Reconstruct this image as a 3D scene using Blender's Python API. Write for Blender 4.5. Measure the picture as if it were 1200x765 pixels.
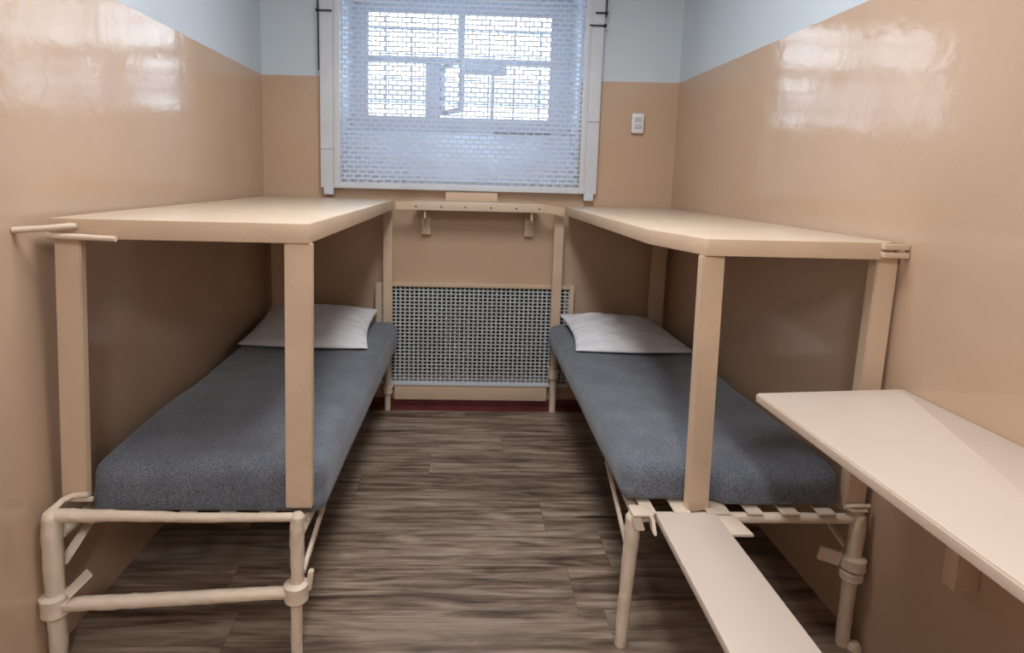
import bpy, bmesh, math, random
from mathutils import Vector, Matrix, noise

for o in list(bpy.data.objects):
    bpy.data.objects.remove(o, do_unlink=True)
S = bpy.context.scene
C = S.collection
R = math.radians

# ------------------------------------------------------------------ camera
PIT, YAW, ROL, CAM_H = .127, .036, -.026, 1.451
F_PX, CX, CY = 690.576, 564.792, 296.34
cam = bpy.data.cameras.new('camera')
cam.sensor_fit = 'HORIZONTAL'
cam.sensor_width = 36
cam.lens = F_PX * 36 / 1200
cam.shift_x = (600 - CX) / 1200
cam.shift_y = -(382.5 - CY) / 1200
cam.clip_start = .02
co = bpy.data.objects.new('camera', cam)
C.objects.link(co)
cy_, sy_, cp_, sp_, cr_, sr_ = (math.cos(YAW), math.sin(YAW), math.cos(PIT), math.sin(PIT), math.cos(ROL), math.sin(ROL))
def cam_dir(a, b, d):
    xr = cr_*a + sr_*b
    uu = -sr_*a + cr_*b
    yf = cp_*d + sp_*uu
    return Vector((cy_*xr + sy_*yf, -sy_*xr + cy_*yf, -sp_*d + cp_*uu))
m3 = Matrix((cam_dir(1, 0, 0), cam_dir(0, 1, 0), cam_dir(0, 0, -1))).transposed()
co.matrix_world = Matrix.Translation((0, 0, CAM_H)) @ m3.to_4x4()
S.camera = co

# ------------------------------------------------------------------ exposure, sky, lamp
S.view_settings.view_transform = 'Standard'
S.view_settings.look = 'None'
S.view_settings.exposure = 0.0
S.view_settings.gamma = 1.0
S.view_settings.use_curve_mapping = False

W = bpy.data.worlds.new('World')
S.world = W
W.use_nodes = True
bg = W.node_tree.nodes['Background']
bg.inputs[0].default_value = (.74, .86, 1.0, 1)
bg.inputs[1].default_value = 13.0

def area(name, loc, rot, sx, sy, power, col):
    l = bpy.data.lights.new(name, 'AREA')
    l.shape = 'RECTANGLE'
    l.size, l.size_y, l.energy, l.color = sx, sy, power, col
    o = bpy.data.objects.new(name, l)
    o.location = loc
    o.rotation_euler = rot
    C.objects.link(o)
    return o
# the cell's fluorescent ceiling lamp, and an unseen fill light added behind the camera
area('ceiling_lamp_light', (.05, 1.65, 2.86), (0, 0, 0), .60, 1.0, 40, (.98, .985, 1.0))
area('fill_light_behind_camera', (.05, -1.05, 2.86), (0, 0, 0), .22, 1.0, 56, (1.0, .985, .99))
# lets the renderer find the daylight of the window opening
p_ = area('window_portal', (-.02, 4.12, 2.12), (R(-90), 0, 0), 1.5, 1.0, 1, (1, 1, 1))
p_.data.cycles.is_portal = True

# ------------------------------------------------------------------ materials
def lin(r, g, b):
    f = lambda c: (c/255/12.92) if c/255 <= .04045 else ((c/255+.055)/1.055)**2.4
    return (f(r), f(g), f(b), 1)

def new_mat(name):
    m = bpy.data.materials.new(name)
    m.use_nodes = True
    n = m.node_tree.nodes
    return m, n, m.node_tree.links, n['Principled BSDF']

def pos_noise(n, L, scale, detail=4, stretch=(1, 1, 1), coord='pos'):
    if coord == 'pos':
        g = n.new('ShaderNodeNewGeometry'); out = g.outputs['Position']
    else:
        g = n.new('ShaderNodeTexCoord'); out = g.outputs['Object']
    mp = n.new('ShaderNodeMapping'); mp.inputs['Scale'].default_value = stretch
    L.new(out, mp.inputs['Vector'])
    t = n.new('ShaderNodeTexNoise')
    t.inputs['Scale'].default_value = scale
    t.inputs['Detail'].default_value = detail
    L.new(mp.outputs[0], t.inputs['Vector'])
    return t

def ramp(n, L, src, stops):
    r = n.new('ShaderNodeValToRGB')
    e = r.color_ramp.elements
    while len(e) < len(stops): e.new(.5)
    for i, (p, c) in enumerate(stops):
        e[i].position = p; e[i].color = c
    L.new(src, r.inputs[0])
    return r

def bump(n, L, src, bsdf, strength, dist=.01, prev=None):
    b = n.new('ShaderNodeBump')
    b.inputs['Strength'].default_value = strength
    b.inputs['Distance'].default_value = dist
    L.new(src, b.inputs['Height'])
    if prev: L.new(prev.outputs[0], b.inputs['Normal'])
    L.new(b.outputs[0], bsdf.inputs['Normal'])
    return b

def simple(name, col, rough=.4, metal=0, bscale=40, bstr=.15, var=.08, spec=.5):
    m, n, L, B = new_mat(name)
    t = pos_noise(n, L, 6, 5)
    lo = tuple(c*(1-var) for c in col[:3]) + (1,)
    hi = tuple(min(1, c*(1+var)) for c in col[:3]) + (1,)
    r = ramp(n, L, t.outputs['Fac'], [(.3, lo), (.7, hi)])
    L.new(r.outputs[0], B.inputs['Base Color'])
    B.inputs['Roughness'].default_value = rough
    B.inputs['Metallic'].default_value = metal
    B.inputs['Specular IOR Level'].default_value = spec
    if bstr:
        t2 = pos_noise(n, L, bscale, 3)
        bump(n, L, t2.outputs['Fac'], B, bstr, .004)
    return m

# two-tone cell wall: glossy beige oil paint below, chalky white above
def wall_mat():
    m, n, L, B = new_mat('cell_wall_paint')
    g = n.new('ShaderNodeNewGeometry')
    sx = n.new('ShaderNodeSeparateXYZ'); L.new(g.outputs['Position'], sx.inputs[0])
    ma = n.new('ShaderNodeMath'); ma.operation = 'MULTIPLY_ADD'      # line drifts upwards to the right
    L.new(sx.outputs['X'], ma.inputs[0]); ma.inputs[1].default_value = -.0115; ma.inputs[2].default_value = -2.036
    ad = n.new('ShaderNodeMath'); ad.operation = 'ADD'
    L.new(sx.outputs['Z'], ad.inputs[0]); L.new(ma.outputs[0], ad.inputs[1])
    wob = pos_noise(n, L, 9, 2)
    wm = n.new('ShaderNodeMath'); wm.operation = 'MULTIPLY_ADD'
    L.new(wob.outputs['Fac'], wm.inputs[0]); wm.inputs[1].default_value = .006; wm.inputs[2].default_value = -.003
    ad2 = n.new('ShaderNodeMath'); ad2.operation = 'ADD'
    L.new(ad.outputs[0], ad2.inputs[0]); L.new(wm.outputs[0], ad2.inputs[1])
    gt = n.new('ShaderNodeMath'); gt.operation = 'GREATER_THAN'; gt.inputs[1].default_value = 0
    L.new(ad2.outputs[0], gt.inputs[0])
    t = pos_noise(n, L, 2.2, 5)
    beige = ramp(n, L, t.outputs['Fac'], [(.3, lin(189, 161, 136)), (.7, lin(195, 168, 144))])
    white = ramp(n, L, t.outputs['Fac'], [(.3, lin(195, 207, 216)), (.7, lin(201, 212, 220))])
    mx = n.new('ShaderNodeMixRGB')
    L.new(gt.outputs[0], mx.inputs[0]); L.new(beige.outputs[0], mx.inputs[1]); L.new(white.outputs[0], mx.inputs[2])
    L.new(mx.outputs[0], B.inputs['Base Color'])
    rr = pos_noise(n, L, 5, 4)
    r1 = n.new('ShaderNodeMapRange'); r1.inputs['To Min'].default_value = .07; r1.inputs['To Max'].default_value = .17
    L.new(rr.outputs['Fac'], r1.inputs['Value'])
    mr = n.new('ShaderNodeMix')
    L.new(gt.outputs[0], mr.inputs[0]); L.new(r1.outputs[0], mr.inputs[2]); mr.inputs[3].default_value = .75
    L.new(mr.outputs[0], B.inputs['Roughness'])
    b1 = pos_noise(n, L, 3.2, 4)
    b2 = pos_noise(n, L, 22, 4)
    p = bump(n, L, b1.outputs['Fac'], B, .12, .03)
    bump(n, L, b2.outputs['Fac'], B, .15, .006, p)
    return m

def floor_mat():
    m, n, L, B = new_mat('vinyl_plank_floor')
    g = n.new('ShaderNodeNewGeometry')
    br = n.new('ShaderNodeTexBrick')
    br.offset = 0
    br.inputs['Scale'].default_value = 1
    br.inputs['Brick Width'].default_value = 1.22
    br.inputs['Row Height'].default_value = .228
    br.inputs['Mortar Size'].default_value = .0008
    br.inputs['Mortar Smooth'].default_value = .3
    br.inputs['Color1'].default_value = (0, 0, 0, 1)
    br.inputs['Color2'].default_value = (1, 1, 1, 1)
    br.inputs['Mortar'].default_value = (.3, .3, .3, 1)
    # each row of planks starts at its own place
    sp = n.new('ShaderNodeSeparateXYZ'); L.new(g.outputs['Position'], sp.inputs[0])
    rw = n.new('ShaderNodeMath'); rw.operation = 'DIVIDE'; rw.inputs[1].default_value = .228
    L.new(sp.outputs['Y'], rw.inputs[0])
    fl = n.new('ShaderNodeMath'); fl.operation = 'FLOOR'; L.new(rw.outputs[0], fl.inputs[0])
    wn = n.new('ShaderNodeTexWhiteNoise'); wn.noise_dimensions = '1D'; L.new(fl.outputs[0], wn.inputs['W'])
    sh_ = n.new('ShaderNodeMath'); sh_.operation = 'MULTIPLY_ADD'; sh_.inputs[1].default_value = 1.22
    L.new(wn.outputs['Value'], sh_.inputs[0]); L.new(sp.outputs['X'], sh_.inputs[2])
    cb = n.new('ShaderNodeCombineXYZ'); L.new(sh_.outputs[0], cb.inputs[0]); L.new(sp.outputs['Y'], cb.inputs[1])
    L.new(cb.outputs[0], br.inputs['Vector'])
    # every plank shifts its own grain
    vm = n.new('ShaderNodeVectorMath'); vm.operation = 'MULTIPLY_ADD'
    L.new(br.outputs['Color'], vm.inputs[0]); vm.inputs[1].default_value = (7.3, 3.1, 0)
    L.new(g.outputs['Position'], vm.inputs[2])
    mp = n.new('ShaderNodeMapping'); mp.inputs['Scale'].default_value = (.7, 13, 1)
    L.new(vm.outputs[0], mp.inputs[0])
    t1 = n.new('ShaderNodeTexNoise'); t1.inputs['Scale'].default_value = 1.5; t1.inputs['Detail'].default_value = 7; t1.inputs['Roughness'].default_value = .62
    t1.inputs['Distortion'].default_value = 1.1
    L.new(mp.outputs[0], t1.inputs['Vector'])
    mp2 = n.new('ShaderNodeMapping'); mp2.inputs['Scale'].default_value = (1.3, 80, 1)
    L.new(vm.outputs[0], mp2.inputs[0])
    t2 = n.new('ShaderNodeTexNoise'); t2.inputs['Scale'].default_value = 2; t2.inputs['Detail'].default_value = 5
    L.new(mp2.outputs[0], t2.inputs['Vector'])
    a = n.new('ShaderNodeMath'); a.operation = 'MULTIPLY_ADD'; a.inputs[1].default_value = .25
    L.new(t2.outputs['Fac'], a.inputs[0]); L.new(t1.outputs['Fac'], a.inputs[2])
    b = n.new('ShaderNodeMath'); b.operation = 'MULTIPLY_ADD'; b.inputs[1].default_value = .14
    L.new(br.outputs['Color'], b.inputs[0]); L.new(a.outputs[0], b.inputs[2])
    mp3 = n.new('ShaderNodeMapping'); mp3.inputs['Scale'].default_value = (1.1, 6.5, 1)
    L.new(vm.outputs[0], mp3.inputs[0])
    t3 = n.new('ShaderNodeTexNoise'); t3.inputs['Scale'].default_value = 2.2; t3.inputs['Detail'].default_value = 4; t3.inputs['Distortion'].default_value = 1.6
    L.new(mp3.outputs[0], t3.inputs['Vector'])
    c = n.new('ShaderNodeMath'); c.operation = 'MULTIPLY_ADD'; c.inputs[1].default_value = .75
    L.new(t3.outputs['Fac'], c.inputs[0]); L.new(b.outputs[0], c.inputs[2])
    r = ramp(n, L, c.outputs[0], [(.27, lin(60, 48, 40)), (.42, lin(98, 82, 69)), (.56, lin(130, 112, 96)), (.78, lin(164, 148, 131))])
    sc = n.new('ShaderNodeMath'); sc.operation = 'MULTIPLY_ADD'; sc.inputs[1].default_value = 1.0; sc.inputs[2].default_value = -.5
    L.new(c.outputs[0], sc.inputs[0]); L.new(sc.outputs[0], r.inputs[0])
    mx = n.new('ShaderNodeMixRGB'); mx.inputs[2].default_value = lin(74, 63, 57)
    L.new(br.outputs['Fac'], mx.inputs[0]); L.new(r.outputs[0], mx.inputs[1])
    L.new(mx.outputs[0], B.inputs['Base Color'])
    B.inputs['Roughness'].default_value = .42
    bump(n, L, a.outputs[0], B, .12, .004)
    return m

def blanket_mat():
    m, n, L, B = new_mat('grey_wool_blanket')
    t = pos_noise(n, L, 330, 2, coord='obj')
    t2 = pos_noise(n, L, 7, 4, coord='obj')
    a = n.new('ShaderNodeMath'); a.operation = 'MULTIPLY_ADD'; a.inputs[1].default_value = .25
    L.new(t2.outputs['Fac'], a.inputs[0]); L.new(t.outputs['Fac'], a.inputs[2])
    r = ramp(n, L, a.outputs[0], [(.40, lin(64, 67, 74)), (.62, lin(96, 101, 110)), (.84, lin(136, 142, 152))])
    L.new(r.outputs[0], B.inputs['Base Color'])
    B.inputs['Roughness'].default_value = .95
    B.inputs['Specular IOR Level'].default_value = .15
    B.inputs['Sheen Weight'].default_value = .25
    bump(n, L, t.outputs['Fac'], B, .5, .004)
    return m

def pillow_mat():
    m, n, L, B = new_mat('white_cotton_pillowcase')
    t = pos_noise(n, L, 9, 5, (1, 2.2, 1), 'obj')
    r = ramp(n, L, t.outputs['Fac'], [(.3, lin(214, 214, 218)), (.7, lin(228, 228, 231))])
    L.new(r.outputs[0], B.inputs['Base Color'])
    B.inputs['Roughness'].default_value = .9
    B.inputs['Specular IOR Level'].default_value = .2
    bump(n, L, t.outputs['Fac'], B, .55, .03)
    return m

def glass_mat():
    m, n, L, B = new_mat('window_glass')
    n.remove(B)
    tr = n.new('ShaderNodeBsdfTransparent'); tr.inputs[0].default_value = (.96, .98, .98, 1)
    gl = n.new('ShaderNodeBsdfGlossy'); gl.inputs['Roughness'].default_value = .03
    fr = n.new('ShaderNodeFresnel'); fr.inputs[0].default_value = 1.45
    mx = n.new('ShaderNodeMixShader')
    L.new(fr.outputs[0], mx.inputs[0]); L.new(tr.outputs[0], mx.inputs[1]); L.new(gl.outputs[0], mx.inputs[2])
    L.new(mx.outputs[0], n['Material Output'].inputs['Surface'])
    return m

M = dict(
    wall=wall_mat(), floor=floor_mat(), blanket=blanket_mat(), pillow=pillow_mat(), glass=glass_mat(),
    ceiling=simple('ceiling_whitewash', lin(222, 226, 229), .85, bstr=.1),
    red=simple('red_floor_paint', lin(108, 52, 51), .4, var=.25),
    board=simple('beige_painted_board', lin(206, 187, 164), .33, bscale=14, bstr=.18, var=.04),
    metal=simple('beige_painted_steel', lin(206, 181, 155), .42, bscale=45, bstr=.3, var=.06),
    pipe=simple('cream_painted_pipe', lin(214, 197, 178), .45, bscale=60, bstr=.6, var=.1),
    table=simple('pale_beige_laminate', lin(208, 192, 178), .38, bscale=50, bstr=.05, var=.02),
    edge=simple('board_edge', lin(196, 176, 158), .5, var=.06),
    white=simple('white_painted_steel', lin(206, 211, 218), .5, var=.04),
    mesh=simple('white_painted_mesh', lin(206, 214, 226), .5, var=.03, bstr=0),
    recess=simple('recess_whitewash', lin(204, 214, 228), .8, var=.03),
    sash=simple('window_sash_paint', lin(190, 200, 215), .5, var=.03, bstr=0),
    gmesh=simple('grille_grey_mesh', lin(188, 193, 194), .5, var=.08, bstr=0),
    dark=simple('dark_iron', lin(30, 32, 38), .6, var=.1),
    bar=simple('outer_bar_steel', lin(96, 104, 118), .6, bstr=0),
    plastic=simple('white_plastic', lin(226, 226, 230), .3, bstr=0, var=.01),
    rocker=simple('grey_plastic', lin(192, 194, 202), .35, bstr=0, var=.01),
    snow=simple('snow', lin(225, 230, 235), .9, var=.03),
    bluewall=simple('blue_plaster', lin(140, 158, 176), .9, var=.05),
)

# ------------------------------------------------------------------ mesh helpers
def bx(bm, x0, x1, y0, y1, z0, z1, bev=0, segs=2):
    v = [bm.verts.new(p) for p in ((x0, y0, z0), (x1, y0, z0), (x1, y1, z0), (x0, y1, z0), (x0, y0, z1), (x1, y0, z1), (x1, y1, z1), (x0, y1, z1))]
    fs = [bm.faces.new([v[i] for i in q]) for q in ((3, 2, 1, 0), (4, 5, 6, 7), (0, 1, 5, 4), (1, 2, 6, 5), (2, 3, 7, 6), (3, 0, 4, 7))]
    if bev:
        es = list({e for f in fs for e in f.edges})
        bmesh.ops.bevel(bm, geom=es, offset=bev, segments=segs, affect='EDGES', profile=.6)

def prism(bm, pts, z0, z1, bev=0):
    lo = [bm.verts.new((x, y, z0)) for x, y in pts]
    hi = [bm.verts.new((x, y, z1)) for x, y in pts]
    k = len(pts)
    fs = [bm.faces.new(lo[::-1]), bm.faces.new(hi)]
    for i in range(k):
        j = (i+1) % k
        fs.append(bm.faces.new([lo[i], lo[j], hi[j], hi[i]]))
    if bev:
        es = list({e for f in fs for e in f.edges})
        bmesh.ops.bevel(bm, geom=es, offset=bev, segments=2, affect='EDGES', profile=.6)

def loft(bm, a, b, wx, wy, rot=0, bev=.003):
    """square-section bar from point a to point b, its section wx by wy in the ground plane"""
    c, s = math.cos(rot), math.sin(rot)
    q = [(-wx/2, -wy/2), (wx/2, -wy/2), (wx/2, wy/2), (-wx/2, wy/2)]
    q = [(x*c - y*s, x*s + y*c) for x, y in q]
    lo = [bm.verts.new((a[0]+x, a[1]+y, a[2])) for x, y in q]
    hi = [bm.verts.new((b[0]+x, b[1]+y, b[2])) for x, y in q]
    fs = [bm.faces.new(lo[::-1]), bm.faces.new(hi)] + [bm.faces.new([lo[i], lo[(i+1) % 4], hi[(i+1) % 4], hi[i]]) for i in range(4)]
    if bev:
        es = list({e for f in fs for e in f.edges})
        bmesh.ops.bevel(bm, geom=es, offset=bev, segments=2, affect='EDGES')

def bar(bm, a, b, w, h, bev=.002):
    """flat bar along any direction: w sideways, h upwards"""
    a, b = Vector(a), Vector(b)
    d = (b-a).normalized()
    side = d.cross(Vector((0, 0, 1)))
    if side.length < 1e-3: side = Vector((1, 0, 0))
    side.normalize()
    up = side.cross(d).normalized()
    vs = []
    for p in (a, b):
        vs.append([bm.verts.new(p + side*sx*w/2 + up*sz*h/2) for sx, sz in ((-1, -1), (1, -1), (1, 1), (-1, 1))])
    fs = [bm.faces.new(vs[0][::-1]), bm.faces.new(vs[1])] + [bm.faces.new([vs[0][i], vs[0][(i+1) % 4], vs[1][(i+1) % 4], vs[1][i]]) for i in range(4)]
    if bev:
        es = list({e for f in fs for e in f.edges})
        bmesh.ops.bevel(bm, geom=es, offset=bev, segments=2, affect='EDGES')

def tube(bm, pts, rad, seg=16, lump=0, sub=1, flat=1.0):
    """round tube through pts (radius per point or one); lump adds the unevenness of thick paint"""
    P = [Vector(p) for p in pts]
    rr = list(rad) if isinstance(rad, (list, tuple)) else [rad]*len(P)
    if sub > 1:
        Q, q = [], []
        for i in range(len(P)-1):
            for k in range(sub):
                t = k/sub
                Q.append(P[i].lerp(P[i+1], t)); q.append(rr[i]*(1-t)+rr[i+1]*t)
        Q.append(P[-1]); q.append(rr[-1])
        P, rr = Q, q
    rings = []
    ref = None
    for i, p in enumerate(P):
        d = (P[min(i+1, len(P)-1)] - P[max(i-1, 0)]).normalized()
        if ref is None:
            ref = Vector((0, 0, 1)) if abs(d.z) < .8 else Vector((0, 1, 0))
        u = (ref - d*ref.dot(d)).normalized()
        w = d.cross(u)
        ring = []
        for k in range(seg):
            a = 2*math.pi*k/seg
            r = rr[i]
            dirv = u*math.cos(a)*flat + w*math.sin(a)
            if lump: r *= 1 + 1.1*lump*noise.noise((p + dirv*.05)*28) + .8*lump*noise.noise((p + dirv*.04)*70)
            ring.append(bm.verts.new(p + dirv*r))
        rings.append(ring)
    for i in range(len(rings)-1):
        for k in range(seg):
            j = (k+1) % seg
            bm.faces.new([rings[i][k], rings[i][j], rings[i+1][j], rings[i+1][k]])
    bm.faces.new(rings[0][::-1]); bm.faces.new(rings[-1])

def obj(name, bm, mat, parent=None, smooth=False, sub=0):
    bmesh.ops.recalc_face_normals(bm, faces=bm.faces)
    me = bpy.data.meshes.new(name)
    bm.to_mesh(me); bm.free()
    o = bpy.data.objects.new(name, me)
    me.materials.append(mat)
    C.objects.link(o)
    if parent is not None:
        o.parent = parent
        o.matrix_parent_inverse = Matrix.Translation(-parent_loc(parent))
    if smooth:
        for p in me.polygons: p.use_smooth = True
        if smooth == 'auto':
            me.set_sharp_from_angle(angle=R(38))
    if sub:
        md = o.modifiers.new('subdivision', 'SUBSURF'); md.levels = sub; md.render_levels = sub
    return o

def parent_loc(p):
    v = Vector(p.location)
    while p.parent is not None:
        p = p.parent
        # parts sit at the origin of their thing, so only the root carries an offset
        v = Vector(p.location)
    return v

def tag(o, label=None, cat=None, group=None, kind=None):
    if label: o['label'] = label
    if cat: o['category'] = cat
    if group: o['group'] = group
    if kind: o['kind'] = kind
    return o

def thing(name, label, cat, loc=(0, 0, 0), group=None):
    o = bpy.data.objects.new(name, None)
    o.location = loc
    o.empty_display_size = .1
    C.objects.link(o)
    return tag(o, label, cat, group)

def part(name, mat, parent, fn, smooth='auto', sub=0):
    bm = bmesh.new()
    fn(bm)
    return obj(name, bm, mat, parent, smooth, sub)

def struct(name, mat, fn, smooth='auto'):
    bm = bmesh.new()
    fn(bm)
    return tag(obj(name, bm, mat, None, smooth), kind='structure')

# ------------------------------------------------------------------ room
XL, XR, YB, YF, ZC = -1.201, 1.301, 3.634, -2.4, 2.9
WT = .40                                           # thick outer wall
WX0, WX1, WZ0, WZ1 = -.735, .705, 1.40, 2.62       # window recess
GX0, GX1, GZ0, GZ1 = -.47, .66, .165, .765         # radiator niche

struct('floor', M['floor'], lambda b: bx(b, XL-.2, XR+.2, YF-.2, 3.535, -.05, 0))
struct('trim_1', M['red'], lambda b: (bx(b, XL-.2, XR+.2, 3.535, YB+.05, -.05, .001), bx(b, XL, XR, YB-.012, YB+.02, 0, .045, .002)))
struct('ceiling', M['ceiling'], lambda b: bx(b, XL-.2, XR+.2, YF-.2, YB+WT, ZC, ZC+.1))
struct('wall_left', M['wall'], lambda b: bx(b, XL-.2, XL, YF-.2, YB+WT, -.05, ZC))
struct('wall_right', M['wall'], lambda b: bx(b, XR, XR+.2, YF-.2, YB+WT, -.05, ZC))
struct('wall_front', M['wall'], lambda b: bx(b, XL, XR, YF-.2, YF, -.05, ZC))

def back_wall(b):
    xs = [XL, WX0, GX0, GX1, WX1, XR]
    zs = [-.05, GZ0, GZ1, WZ0, WZ1, ZC]
    for i in range(5):
        for k in range(5):
            cx, cz = (xs[i]+xs[i+1])/2, (zs[k]+zs[k+1])/2
            if WX0 < cx < WX1 and WZ0 < cz < WZ1: continue
            y0 = YB+.16 if (GX0 < cx < GX1 and GZ0 < cz < GZ1) else YB
            bx(b, xs[i], xs[i+1], y0, YB+WT, zs[k], zs[k+1])
struct('wall_back', M['wall'], back_wall)

# whitewashed lining of the recess with its sloped sill
def lining(b):
    t = .012
    bx(b, WX0, WX0+t, YB-.001, YB+WT, WZ0, WZ1)
    bx(b, WX1-t, WX1, YB-.001, YB+WT, WZ0, WZ1)
    bx(b, WX0+t, WX1-t, YB-.001, YB+WT, WZ1-t, WZ1)
    lo = [(YB-.001, WZ0), (YB+WT, WZ0), (YB+WT, 1.74), (YB+.30, 1.74), (YB-.001, WZ0+.03)]
    A = [b.verts.new((WX0+t, y, z)) for y, z in lo]
    Bv = [b.verts.new((WX1-t, y, z)) for y, z in lo]
    b.faces.new(A); b.faces.new(Bv[::-1])
    for i in range(5):
        j = (i+1) % 5
        b.faces.new([A[i], A[j], Bv[j], Bv[i]])
struct('trim_2', M['recess'], lining)

# ------------------------------------------------------------------ window
win = thing('window_1', None, None, (0, 3.95, 1.74))
tag(win, kind='structure')
Y0, Y1 = 3.945, 3.995
wx0, wx1, wz0, wz1 = WX0+.012, WX1-.012, 1.74, WZ1-.012
def wframe(b):
    bx(b, wx0, -.622, Y0, Y1, wz0, wz1)
    bx(b, .556, wx1, Y0, Y1, wz0, wz1)
    bx(b, -.622, .556, Y0, Y1, wz0, 1.838, .003)
    bx(b, -.622, .556, Y0, Y1, 2.487, wz1)
    bx(b, -.622, .556, Y0-.008, Y1, 2.172, 2.212, .003)
    bx(b, -.050, -.002, Y0-.004, Y1, 2.212, 2.487)
    bx(b, -.254, -.155, Y0-.004, Y1, 1.838, 2.172)
    bx(b, .172, .196, Y0-.004, Y1, 1.838, 2.172)
part('window_frame', M['sash'], win, wframe)
for x0, x1, z0, z1 in ((-.622, -.050, 2.212, 2.487), (-.002, .556, 2.212, 2.487), (-.622, -.254, 1.838, 2.172), (.196, .556, 1.838, 2.172)):
    part('pane', M['glass'], win, lambda b: bx(b, x0-.004, x1+.004, 3.968, 3.972, z0-.004, z1+.004))
part('drip_bar', M['sash'], win, lambda b: bx(b, .20, .58, Y0-.035, Y0, 1.755, 1.770, .004))
# the small vent light, swung into the recess on its left hinge
ca, sa = math.cos(R(-62)), math.sin(R(-62))
def vent_pt(u, z, t=0): return (-.150 + u*ca - t*sa, 3.938 + u*sa + t*ca, z)
def vbar(b, u0, u1, z0, z1, t0=-.012, t1=.012):
    v = [b.verts.new(vent_pt(u, z, t)) for z in (z0, z1) for u, t in ((u0, t0), (u1, t0), (u1, t1), (u0, t1))]
    for q in ((3, 2, 1, 0), (4, 5, 6, 7), (0, 1, 5, 4), (1, 2, 6, 5), (2, 3, 7, 6), (3, 0, 4, 7)): b.faces.new([v[i] for i in q])
def vent(b):
    vbar(b, 0, .03, 1.845, 2.16); vbar(b, .27, .30, 1.845, 2.16)
    vbar(b, .03, .27, 1.845, 1.875); vbar(b, .03, .27, 2.13, 2.16)
vs = part('vent_sash', M['sash'], win, vent)
part('pane', M['glass'], vs, lambda b: vbar(b, .027, .273, 1.872, 2.133, -.002, .002))
part('vent_stay', M['sash'], win, lambda b: bx(b, -.01, .27, Y0-.03, Y0-.01, 2.105, 2.175, .003))

# outer bars
wb = thing('window_bars', 'thin grey steel bars outside the window panes', 'window bars', (0, 4.09, 1.72))
for k in range(9):
    x = -.70 + k*.172
    part('bar', M['bar'], wb, lambda b: tube(b, [(x, 4.09, 1.70), (x, 4.09, 2.66)], .006, 8))
for z in (1.80, 1.945, 2.10, 2.26, 2.42):
    part('bar', M['bar'], wb, lambda b: tube(b, [(WX0-.05, 4.105, z), (WX1+.05, 4.105, z)], .006, 8))

# what lies outside
gr = struct('ground', M['snow'], lambda b: bx(b, -40, 40, YB+WT+.02, 90, -1.2, -1.0))
bld = thing('building', 'low pale blue building with a snowy roof far beyond the window', 'building', (0, 24, -1.0))
part('facade', M['bluewall'], bld, lambda b: bx(b, -16, 14, 24, 30, -1.0, 4.95))
part('roof', M['snow'], bld, lambda b: bx(b, -16.4, 14.4, 23.6, 30.4, 4.95, 5.2, .05))
part('snow_bank', M['snow'], bld, lambda b: bx(b, -17, 15, 21.5, 23.9, -1.0, 4.12, .4))

# ------------------------------------------------------------------ window grating
GY = 3.584
gt = thing('window_grating', 'white painted metal mesh screen in a frame over the window', 'window screen', (0, GY, 1.326))
def jamb(b, x0, x1, xf0, xf1, z0):
    bx(b, x0, x1, GY, YB-.002, z0, 2.66, .003)
    bx(b, xf0, xf1, GY-.004, YB-.002, 1.328, z0, .002)
part('jamb_board', M['white'], gt, lambda b: (jamb(b, -.848, -.732, -.829, -.772, 1.368)))
part('jamb_board', M['white'], gt, lambda b: (jamb(b, .712, .815, .742, .797, 1.368)))
part('bottom_rail', M['white'], gt, lambda b: bx(b, -.766, .736, GY-.014, GY-.002, 1.369, 1.404, .002))
part('side_strip', M['white'], gt, lambda b: bx(b, -.766, -.728, GY-.012, GY-.001, 1.404, 2.66, .002))
part('side_strip', M['white'], gt, lambda b: bx(b, .706, .736, GY-.012, GY-.001, 1.404, 2.66, .002))
def woven(b, x0, x1, z0, z1, y, px, pz, wx, wz, th, amp):
    nx, nz = int((x1-x0)/px), int((z1-z0)/pz)
    px, pz = (x1-x0)/nx, (z1-z0)/nz
    for i in range(nx+1):
        x = x0+i*px
        pts = [(y + amp*(1 if (i+k) % 2 else -1), z0+k*pz) for k in range(nz+1)]
        strip(b, [((x-wx/2, yy, zz), (x+wx/2, yy, zz)) for yy, zz in pts], th)
    for k in range(nz+1):
        z = z0+k*pz
        pts = [(y - amp*(1 if (i+k) % 2 else -1), x0+i*px) for i in range(nx+1)]
        strip(b, [((xx, yy, z-wz/2), (xx, yy, z+wz/2)) for yy, xx in pts], th)
def strip(b, pairs, th):
    F = [(b.verts.new((p[0], p[1]-th/2, p[2])), b.verts.new((q[0], q[1]-th/2, q[2]))) for p, q in pairs]
    K = [(b.verts.new((p[0], p[1]+th/2, p[2])), b.verts.new((q[0], q[1]+th/2, q[2]))) for p, q in pairs]
    for i in range(len(pairs)-1):
        b.faces.new([F[i][0], F[i][1], F[i+1][1], F[i+1][0]])
        b.faces.new([K[i][0], K[i+1][0], K[i+1][1], K[i][1]])
        b.faces.new([F[i][0], F[i+1][0], K[i+1][0], K[i][0]])
        b.faces.new([F[i][1], K[i][1], K[i+1][1], F[i+1][1]])
def expanded(b, x0, x1, z0, z1, y, px, pz, wx, wz, th):
    nx, nz = int((x1-x0)/px), int((z1-z0)/pz)
    px, pz = (x1-x0)/nx, (z1-z0)/nz
    for k in range(nz+1):
        z = z0 + k*pz
        bx(b, x0, x1, y-th/2, y+th/2, z-wz/2, z+wz/2)
        if k == nz: break
        for i in range(nx+1):
            x = x0 + (i + (.5 if k % 2 else 0))*px
            if x+wx/2 > x1: continue
            bx(b, x-wx/2, x+wx/2, y-th/2+.0008, y+th/2-.0008, z+wz/2-.001, z+pz-wz/2+.001)
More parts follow.
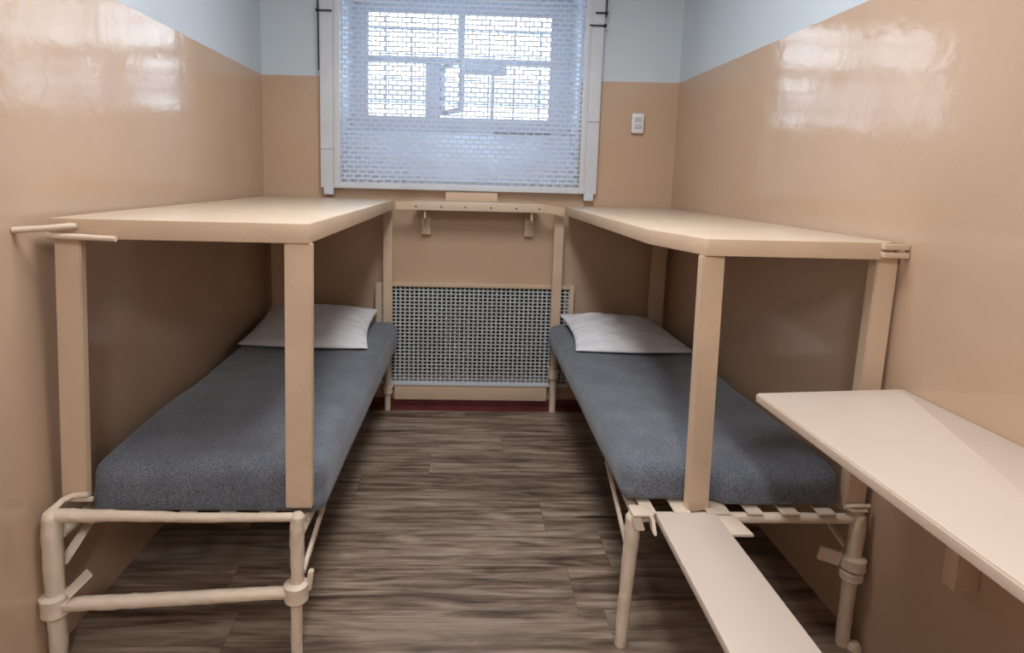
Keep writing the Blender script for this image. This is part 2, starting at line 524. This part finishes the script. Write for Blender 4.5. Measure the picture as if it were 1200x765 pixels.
part('mesh', M['mesh'], gt, lambda b: expanded(b, -.730, .708, 1.40, 2.64, GY+.008, .050, .0275, .0095, .0100, .004), smooth=False)
# hinge rods and latch pins on the frame
part('hinge_rod', M['dark'], gt, lambda b: tube(b, [(-.853, GY-.004, 2.05), (-.857, GY-.004, 2.62)], .004, 10))
part('latch_rod', M['dark'], gt, lambda b: tube(b, [(.822, GY-.004, 2.40), (.826, GY-.004, 2.62)], .004, 10))
def pin(b, x0, x1, z, head):
    tube(b, [(x0, GY-.012, z), (x1, GY-.012, z)], .0045, 10)
    bmesh.ops.create_uvsphere(b, u_segments=12, v_segments=8, radius=.011, matrix=Matrix.Translation((head, GY-.012, z)))
part('latch_pin', M['dark'], gt, lambda b: pin(b, -.855, -.775, 2.384, -.856))
part('latch_pin', M['dark'], gt, lambda b: pin(b, .757, .828, 2.424, .822))
part('latch_pin', M['dark'], gt, lambda b: pin(b, .725, .816, 2.353, .818))
part('strap', M['white'], gt, lambda b: bx(b, -.846, -.77, GY-.007, GY, 1.598, 1.612, .001))
part('strap', M['white'], gt, lambda b: bx(b, .722, .812, GY-.007, GY, 1.80, 1.812, .001))

# ------------------------------------------------------------------ radiator grille
rg = thing('radiator_grille', 'grey wire mesh grille in a beige frame low on the back wall', 'grille', (0.09, 3.60, .06))
def gframe(b):
    bx(b, -.519, -.482, 3.578, YB-.001, .15, .80, .002)
    bx(b, .684, .708, 3.578, YB-.001, .15, .80, .002)
    bx(b, -.482, .684, 3.578, YB-.001, .776, .80, .002)
part('frame', M['metal'], rg, gframe)
part('bottom_strip', M['white'], rg, lambda b: bx(b, -.482, .684, 3.576, YB-.001, .147, .166, .002))
part('mesh', M['gmesh'], rg, lambda b: woven(b, -.480, .682, .166, .776, 3.592, .0278, .0218, .0090, .0076, .003, .0025), smooth=False)
part('kick_board', M['metal'], rg, lambda b: bx(b, -.40, .560, 3.583, YB-.013, .052, .146, .003))
rad = thing('radiator', 'unseen dark ribbed radiator added to darken the holes of the grey mesh grille', 'radiator', (.09, 3.70, .17))
def ribs(b):
    for k in range(18):
        x = -.44 + k*.062
        bx(b, x, x+.05, 3.665, 3.75, .20, .73, .012)
    bx(b, -.44, .66, 3.69, 3.72, .24, .28); bx(b, -.44, .655, 3.69, 3.72, .65, .69)
part('ribs', M['dark'], rad, ribs)  # unseen, added; its dark colour supplies the shade in the mesh holes

# ------------------------------------------------------------------ shelf between the bunks
sh = thing('wall_shelf', 'small beige shelf under the window between the two bunks', 'shelf', (.09, 3.55, 1.25))
part('shelf_board', M['board'], sh, lambda b: prism(b, [(-.290, 3.45), (.478, 3.45), (.440, 3.632), (-.25, 3.632)], 1.254, 1.306, .004))
part('back_block', M['metal'], sh, lambda b: bx(b, -.10, .215, 3.585, 3.632, 1.306, 1.362, .004))
for x in (-.215, .414):
    part('bracket', M['metal'], sh, lambda b: (bx(b, x-.028, x+.028, 3.60, YB-.001, 1.098, 1.254, .003), bx(b, x-.006, x+.006, 3.47, 3.60, 1.205, 1.254, .002)))
part('joining_bar', M['metal'], sh, lambda b: bar(b, (-.388, 3.462, 1.277), (-.286, 3.456, 1.28), .012, .048))
part('joining_bar', M['metal'], sh, lambda b: bar(b, (.474, 3.456, 1.28), (.606, 3.462, 1.262), .012, .048))
for x in (-.268, -.12, .02, .17, .32, .455):
    part('screw', M['dark'], sh, lambda b: tube(b, [(x, 3.448, 1.276), (x, 3.451, 1.276)], .005, 10))

# ------------------------------------------------------------------ bunk beds
def platform(root, poly, z0, z1, inset):
    """board with an angle-iron rim around it"""
    k = len(poly)
    cx = sum(p[0] for p in poly)/k; cyy = sum(p[1] for p in poly)/k
    part('upper_board', M['board'], root, lambda b: prism(b, inset, z1-.026, z1-.0006, .0005))
    def rim(b):
        for i in range(k):
            p, q = Vector(poly[i]), Vector(poly[(i+1) % k])
            d = (q-p).normalized()
            nrm = Vector((-d.y, d.x))
            w1, w2 = .010, .040
            for wd, za, zb in ((w1, z0, z1),):
                A = [p, q, q + nrm*wd - d*wd*0.0, p + nrm*wd]
                prism(b, [tuple(v) for v in A], za, zb, .0035)
    part('edge_frame', M['metal'], root, rim)

def inset_poly(poly, w):
    out = []
    k = len(poly)
    for i in range(k):
        p0, p1, p2 = Vector(poly[i-1]), Vector(poly[i]), Vector(poly[(i+1) % k])
        d1, d2 = (p1-p0).normalized(), (p2-p1).normalized()
        n1, n2 = Vector((-d1.y, d1.x)), Vector((-d2.y, d2.x))
        m = (n1+n2).normalized()
        out.append(tuple(p1 + m*(w/max(.3, m.dot(n1)))))
    return out

def collar(b, c, r0, r1, h, tilt=0):
    pts = [(c[0], c[1], c[2]-h/2), (c[0], c[1], c[2]-h/2+.006), (c[0], c[1], c[2]), (c[0], c[1], c[2]+h/2-.006), (c[0], c[1], c[2]+h/2)]
    tube(b, pts, [r0, r1, r1*.96, r1*1.02, r0], 20, .05)

# ---- left bunk
lb = thing('bunk_bed', 'beige steel bunk bed along the left wall, its square upper deck empty', 'bunk bed', (-.8, 2.6, 0))
polyL = [(-1.150, 1.677), (-.431, 1.677), (-.398, 3.46), (-.44, 3.622), (-1.19, 3.622)]
platform(lb, polyL, 1.252, 1.309, inset_poly(polyL, .0102))
part('post', M['metal'], lb, lambda b: loft(b, (-.472, 1.695, .448), (-.464, 1.695, 1.252), .078, .028))
part('post', M['metal'], lb, lambda b: loft(b, (-1.132, 1.695, .470), (-1.105, 1.695, 1.252), .072, .028))
part('post', M['metal'], lb, lambda b: loft(b, (-.437, 3.55, .43), (-.442, 3.55, 1.252), .054, .036))
part('post', M['metal'], lb, lambda b: loft(b, (-1.10, 3.55, .43), (-1.10, 3.55, 1.252), .07, .036))
part('leg', M['pipe'], lb, lambda b: tube(b, [(-1.166, 1.625, 0), (-1.165, 1.625, .18), (-1.163, 1.625, .40), (-1.160, 1.628, .455), (-1.156, 1.632, .468)], [.024, .025, .027, .026, .015], 18, .12, 8))
part('leg', M['pipe'], lb, lambda b: tube(b, [(-.468, 1.625, 0), (-.466, 1.625, .18), (-.463, 1.625, .23), (-.462, 1.625, .42), (-.460, 1.628, .455), (-.460, 1.63, .466)], [.0165, .017, .019, .0215, .021, .013], 18, .12, 8))
part('leg', M['pipe'], lb, lambda b: tube(b, [(-.437, 3.545, 0), (-.437, 3.545, .43)], .019, 14, .05, 6))
part('leg', M['pipe'], lb, lambda b: tube(b, [(-1.10, 3.545, 0), (-1.10, 3.545, .43)], .02, 14, .05, 6))
part('front_rail', M['pipe'], lb, lambda b: tube(b, [(-1.160, 1.628, .452), (-1.0, 1.632, .452), (-.75, 1.632, .447), (-.46, 1.628, .452)], [.020, .0165, .0135, .0125], 14, .12, 12))
part('side_rail', M['pipe'], lb, lambda b: tube(b, [(-.462, 1.64, .390), (-.437, 3.54, .390)], .016, 12, .05, 10))
part('side_rail', M['pipe'], lb, lambda b: tube(b, [(-1.150, 1.64, .390), (-1.10, 3.54, .390)], .016, 12, .05, 10))
part('back_rail', M['pipe'], lb, lambda b: tube(b, [(-1.10, 3.535, .390), (-.437, 3.535, .390)], .015, 12, .05, 8))
def lowbar(b):
    tube(b, [(-1.150, 1.618, .181), (-.90, 1.617, .196), (-.48, 1.618, .222)], [.0205, .019, .018], 16, .12, 14)
lw = part('cross_bar', M['pipe'], lb, lowbar)
for x, z in ((-.985, .208), (-.80, .2165), (-.62, .228)):
    part('bolt_hole', M['dark'], lw, lambda b: tube(b, [(x, 1.612, z), (x, 1.604, z+.006)], .005, 10))
def clampL(b):
    collar(b, (-1.165, 1.622, .182), .030, .039, .066)
    bar(b, (-1.125, 1.612, .215), (-1.085, 1.66, .255), .045, .006)
part('clamp', M['pipe'], lb, clampL)
def clampR(b):
    collar(b, (-.466, 1.622, .222), .025, .035, .060)
    loft(b, (-.432, 1.632, .22), (-.424, 1.632, .283), .016, .02)
part('clamp', M['pipe'], lb, clampR)
part('clamp', M['pipe'], lb, lambda b: (collar(b, (-.437, 3.545, .13), .022, .032, .05), bar(b, (-.437, 3.545, .13), (-.40, 3.55, .16), .03, .01)))
part('brace', M['pipe'], lb, lambda b: bar(b, (-1.150, 1.64, .295), (-1.142, 1.92, .412), .030, .006))
part('brace', M['pipe'], lb, lambda b: bar(b, (-.448, 1.635, .275), (-.436, 2.08, .418), .012, .018))
def hookL(b):
    tube(b, [(-1.172, 1.625, .46), (-1.150, 1.66, .482), (-1.128, 1.672, .490), (-1.085, 1.676, .492)], [.012, .009, .008, .008], 10, .1, 4)
    bx(b, -1.150, -1.075, 1.672, 1.684, .470, .482, .002)
part('corner_hook', M['pipe'], lb, hookL)
for x in (-1.06, -.94, -.82, -.70, -.58):
    part('slat', M['pipe'], lb, lambda b: bar(b, (x, 1.695, .409), (x, 3.55, .409), .05, .006))
# wall anchor rods at the upper corner
part('anchor_rod', M['pipe'], lb, lambda b: tube(b, [(-1.201, 1.612, 1.279), (-1.13, 1.640, 1.284), (-1.080, 1.660, 1.289), (-1.066, 1.664, 1.290)], [.009, .0085, .009, .006], 12, .05, 4))
part('anchor_rod', M['pipe'], lb, lambda b: tube(b, [(-1.142, 1.655, 1.262), (-1.06, 1.655, 1.260), (-.955, 1.655, 1.2565)], [.008, .009, .008], 12, .05, 5))

# ---- right bunk
rb = thing('bunk_bed', 'beige steel bunk bed along the right wall, upper deck with a clipped corner', 'bunk bed', (.92, 2.6, 0))
polyR = [(.630, 1.955), (.712, 1.668), (1.236, 1.668), (1.288, 1.70), (1.296, 3.622), (.655, 3.622), (.612, 3.46)]
platform(rb, polyR, 1.243, 1.293, inset_poly(polyR, .0102))
part('post', M['metal'], rb, lambda b: loft(b, (.745, 1.692, .448), (.738, 1.696, 1.243), .072, .030, R(12)))
part('post', M['metal'], rb, lambda b: loft(b, (1.247, 1.705, .452), (1.264, 1.705, 1.256), .064, .040))
part('post', M['metal'], rb, lambda b: loft(b, (.592, 3.55, .43), (.590, 3.55, 1.243), .058, .036))
part('post', M['metal'], rb, lambda b: loft(b, (1.205, 3.53, .43), (1.212, 3.53, 1.243), .085, .036))
part('leg', M['pipe'], rb, lambda b: tube(b, [(.530, 1.676, 0), (.533, 1.676, .10), (.537, 1.676, .19), (.545, 1.676, .36), (.547, 1.676, .43), (.547, 1.676, .445)], [.0185, .019, .0205, .0235, .0235, .015], 18, .1, 6))
part('leg', M['pipe'], rb, lambda b: tube(b, [(1.247, 1.676, 0), (1.249, 1.676, .2), (1.255, 1.676, .40), (1.256, 1.677, .435), (1.256, 1.68, .448)], [.020, .021, .023, .022, .013], 18, .1, 7))
part('leg', M['pipe'], rb, lambda b: tube(b, [(.596, 3.545, 0), (.594, 3.545, .43)], .021, 14, .05, 6))
part('leg', M['pipe'], rb, lambda b: tube(b, [(1.21, 3.53, 0), (1.21, 3.53, .43)], .021, 14, .05, 6))
part('front_rail', M['pipe'], rb, lambda b: tube(b, [(.547, 1.676, .430), (.80, 1.676, .430), (1.256, 1.678, .428)], .016, 14, .1, 12))
part('side_rail', M['pipe'], rb, lambda b: tube(b, [(.556, 1.68, .430), (.575, 1.95, .422), (.596, 3.54, .420)], .016, 12, .05, 10))
part('side_rail', M['pipe'], rb, lambda b: tube(b, [(1.256, 1.69, .430), (1.21, 3.53, .430)], .016, 12, .05, 10))
part('back_rail', M['pipe'], rb, lambda b: tube(b, [(.592, 3.535, .430), (1.21, 3.53, .430)], .015, 12, .05, 8))
part('brace', M['pipe'], rb, lambda b: bar(b, (.542, 1.69, .30), (.556, 2.05, .424), .012, .018))
part('brace', M['pipe'], rb, lambda b: bar(b, (1.235, 1.69, .325), (1.20, 1.88, .42), .020, .008))
def clampRR(b):
    collar(b, (1.251, 1.674, .285), .028, .037, .045)
    collar(b, (1.250, 1.674, .243), .028, .034, .032)
    bar(b, (1.215, 1.68, .29), (1.155, 1.70, .30), .012, .045)
part('clamp', M['pipe'], rb, clampRR)
part('clamp', M['pipe'], rb, lambda b: (collar(b, (.594, 3.545, .245), .023, .036, .06), bar(b, (.594, 3.54, .25), (.555, 3.53, .30), .03, .012)))
for x, w in ((.597, .042), (.70, .05), (.812, .072), (.925, .05), (1.035, .055), (1.150, .055)):
    part('slat', M['pipe'], rb, lambda b: bar(b, (x-.006, 1.655, .4525), (x, 3.55, .4525), w, .006))
part('corner_tab', M['pipe'], rb, lambda b: (loft(b, (.560, 1.645, .405), (.545, 1.648, .45), .03, .010), bx(b, .535, .60, 1.642, 1.70, .449, .456, .002)))
part('foot', M['pipe'], rb, lambda b: tube(b, [(1.272, 1.655, 0), (1.272, 1.655, .010), (1.272, 1.655, .022)], [.022, .022, .014], 14, .05))
def hookR(b):
    tube(b, [(1.205, 1.672, .470), (1.235, 1.668, .474), (1.280, 1.668, .474)], .007, 10, .08, 4)
    tube(b, [(1.205, 1.672, .470), (1.225, 1.664, .460), (1.270, 1.664, .462)], .006, 10, .08, 4)
part('corner_hook', M['pipe'], rb, hookR)
def tie(b):
    bx(b, 1.224, 1.2995, 1.652, 1.672, 1.274, 1.290, .003)
    bx(b, 1.224, 1.2995, 1.650, 1.672, 1.250, 1.266, .003)
part('wall_tie', M['metal'], rb, tie)

# ------------------------------------------------------------------ mattresses under grey blankets
def mattress(name, label, x0f, x0b, x1f, x1b, y0, y1, z0, z1, seed, sag, bulge=None):
    """grid shell: rounded edges, soft sag; front edge droops"""
    NX, NY, NZ = 26, 64, 6
    bm = bmesh.new()
    r = .058
    rnd = Vector((seed*3.1, seed*1.7, 0))
    def P(u, v, w):
        # u,v,w in 0..1 on a rounded box
        y = y0 + (y1-y0)*v
        xa = x0f + (x0b-x0f)*v; xb = x1f + (x1b-x1f)*v
        x = xa + (xb-xa)*u; z = z0 + (z1-z0)*w
        # round the box
        rz = r if z > (z0+z1)/2 else .016
        rc = r if z > (z0+z1)/2 - .03 else r*.6
        c = Vector((min(max(x, xa+rc), xb-rc), min(max(y, y0+rc), y1-rc), min(max(z, z0+rz), z1-rz)))
        d = Vector((x, y, z)) - c
        e = Vector((d.x/rc, d.y/rc, d.z/rz))
        if e.length > 1: e.normalize(); d = Vector((e.x*rc, e.y*rc, e.z*rz))
        p = c + d
        n1 = noise.noise(Vector((p.x*3, p.y*2.2, p.z*2)) + rnd)
        n2 = noise.noise(Vector((p.x*9, p.y*8, p.z*8)) + rnd)
        if w > .5:
            p.z += .010*n1 + .0035*n2 - .008*math.sin(math.pi*u)*math.sin(math.pi*v)
        edge = max(0, 1-(p.y-y0)/.14)
        p.z -= sag*edge*math.sin(math.pi*min(max(u, 0), 1))
        p.x += .006*n1*(1 if u > .5 else -1)
        if bulge:
            t = min(max((p.x-bulge[0])/.05, 0), 1)*min(max((bulge[1]-p.x)/.03, 0), 1)
            p.y -= bulge[2]*t*t*(3-2*t)*max(0, 1-(p.y-y0)/.3)
        return p
    us = [0, .008, .02, .035, .05] + [.05+.9*k/(NX) for k in range(1, NX)] + [.95, .965, .98, .992, 1]
    vs_ = [0, .003, .008, .014, .02] + [.02+.96*k/NY for k in range(1, NY)] + [.98, .988, .995, 1]
    ws = [0, .05, .12, .25, .4, .55, .7, .82, .92, 1]
    cache = {}
    def V(i, j, k):
        if (i, j, k) not in cache: cache[(i, j, k)] = bm.verts.new(P(us[i], vs_[j], ws[k]))
        return cache[(i, j, k)]
    a, b_, c_ = len(us)-1, len(vs_)-1, len(ws)-1
    for i in range(a):
        for j in range(b_):
            bm.faces.new([V(i, j, c_), V(i+1, j, c_), V(i+1, j+1, c_), V(i, j+1, c_)])
            bm.faces.new([V(i, j, 0), V(i, j+1, 0), V(i+1, j+1, 0), V(i+1, j, 0)])
    for i in range(a):
        for k in range(c_):
            bm.faces.new([V(i, 0, k), V(i+1, 0, k), V(i+1, 0, k+1), V(i, 0, k+1)])
            bm.faces.new([V(i, b_, k), V(i, b_, k+1), V(i+1, b_, k+1), V(i+1, b_, k)])
    for j in range(b_):
        for k in range(c_):
            bm.faces.new([V(0, j, k), V(0, j, k+1), V(0, j+1, k+1), V(0, j+1, k)])
            bm.faces.new([V(a, j, k), V(a, j+1, k), V(a, j+1, k+1), V(a, j, k+1)])
    o = obj(name, bm, M['blanket'], None, True)
    return tag(o, label, 'mattress')
mattress('mattress', 'mattress under a grey wool blanket on the left bunk', -1.112, -1.15, -.405, -.372, 1.711, 3.525, .4125, .574, 1, .000)
mattress('mattress', 'mattress under a grey wool blanket on the right bunk', .522, .545, 1.216, 1.25, 1.716, 3.525, .4565, .577, 2, .000, (.80, 1.215, .030))

# ------------------------------------------------------------------ pillows
def pillow(label, corners, zb, h, seed):
    """corners: front-left, front-right, back-right, back-left, seam height per corner"""
    N = 30
    bm = bmesh.new()
    rnd = Vector((seed*5.3, seed, 0))
    fl, fr, brr, bl = [Vector(c) for c in corners]
    top, bot = {}, {}
    for i in range(N+1):
        for j in range(N+1):
            u, v = i/N, j/N
            # sides bow inwards between the corners
            uu, vv = 2*u-1, 2*v-1
            k = .045
            us = u + (-k*uu*(1-vv*vv))
            vs2 = v + ((-.5*k if vv > 0 else .6*k)*vv*(1-uu*uu))
            p = fl*(1-us)*(1-vs2) + fr*us*(1-vs2) + brr*us*vs2 + bl*(1-us)*vs2
            t = (max(0, 1-abs(uu)**2.4)**.62) * (max(0, 1-abs(vv)**2.4)**.62)
            n1 = noise.noise(Vector((u*5, v*7, 0)) + rnd); n2 = noise.noise(Vector((u*13, v*16, 1)) + rnd)
            a = p.copy(); a.z += h*t*(1+.16*n1) + .005*n2*min(1, t*3) + .010*t*math.sin(9*u + 5*v + 3*n1)*max(0, n1+.3)
            b = p.copy(); b.z = max(zb, p.z - h*.35*t) if p.z - zb < .02 else p.z - (p.z-zb)*min(1, t*1.6)
            top[i, j] = bm.verts.new(a)
            bot[i, j] = top[i, j] if i in (0, N) or j in (0, N) else bm.verts.new(b)
    for i in range(N):
        for j in range(N):
            bm.faces.new([top[i, j], top[i+1, j], top[i+1, j+1], top[i, j+1]])
            f = [bot[i, j], bot[i, j+1], bot[i+1, j+1], bot[i+1, j]]
            bm.faces.new(f)
    o = obj('pillow', bm, M['pillow'], None, True, 1)
    return tag(o, label, 'pillow')
pillow('white pillow lying on the grey blanket of the left bunk', [(-1.13, 2.925, .584), (-.447, 2.895, .582), (-.475, 3.47, .655), (-1.13, 3.50, .67)], .578, .070, 1)
pillow('white pillow lying on the grey blanket of the right bunk', [(.588, 2.905, .584), (1.235, 2.90, .586), (1.185, 3.50, .618), (.600, 3.49, .640)], .578, .068, 2)

# ------------------------------------------------------------------ wall table and bench
tb = thing('wall_table', 'pale beige board table fixed to the right wall in the foreground', 'table', (1.07, 1.1, .84))
part('table_top', M['table'], tb, lambda b: prism(b, [(.842, 1.568), (.850, .30), (1.299, .30), (1.299, 1.612), (1.285, 1.612)], .845, .871, .004))
part('edge_strip', M['edge'], tb, lambda b: prism(b, [(.838, 1.566), (.846, .30), (.850, .30), (.842, 1.568)], .847, .867, .001))
for y in (1.32, .55):
    part('bracket', M['metal'], tb, lambda b: (bx(b, 1.236, 1.3005, y-.02, y+.02, .465, .845, .003), bx(b, .98, 1.236, y-.018, y+.018, .825, .845, .002)))

bn = thing('bench', 'pale beige plank bench running out from the right bunk towards the viewer', 'bench', (.69, 1.0, 0))
part('seat_plank', M['table'], bn, lambda b: prism(b, [(.604, 1.648), (.570, .35), (.798, .35), (.790, 1.650)], .437, .462, .007))
part('mounting_plate', M['pipe'], bn, lambda b: prism(b, [(.784, 1.650), (.784, 1.552), (.860, 1.552), (.848, 1.650)], .445, .453, .001))
part('hinge_tab', M['pipe'], bn, lambda b: loft(b, (.592, 1.615, .415), (.590, 1.640, .455), .010, .035))
for x in (.62, .745):
    part('leg', M['metal'], bn, lambda b: loft(b, (x, .45, 0), (x, .45, .437), .03, .03))

# ------------------------------------------------------------------ light switch
sw = thing('light_switch', 'white double switch on the back wall right of the window', 'switch', (1.056, YB, 1.80))
part('plate', M['plastic'], sw, lambda b: bx(b, 1.018, 1.092, YB-.030, YB-.0005, 1.742, 1.862, .008, 3))
part('rocker', M['rocker'], sw, lambda b: bx(b, 1.034, 1.077, YB-.034, YB-.030, 1.810, 1.838, .002))
part('rocker', M['rocker'], sw, lambda b: bx(b, 1.034, 1.077, YB-.034, YB-.030, 1.768, 1.796, .002))
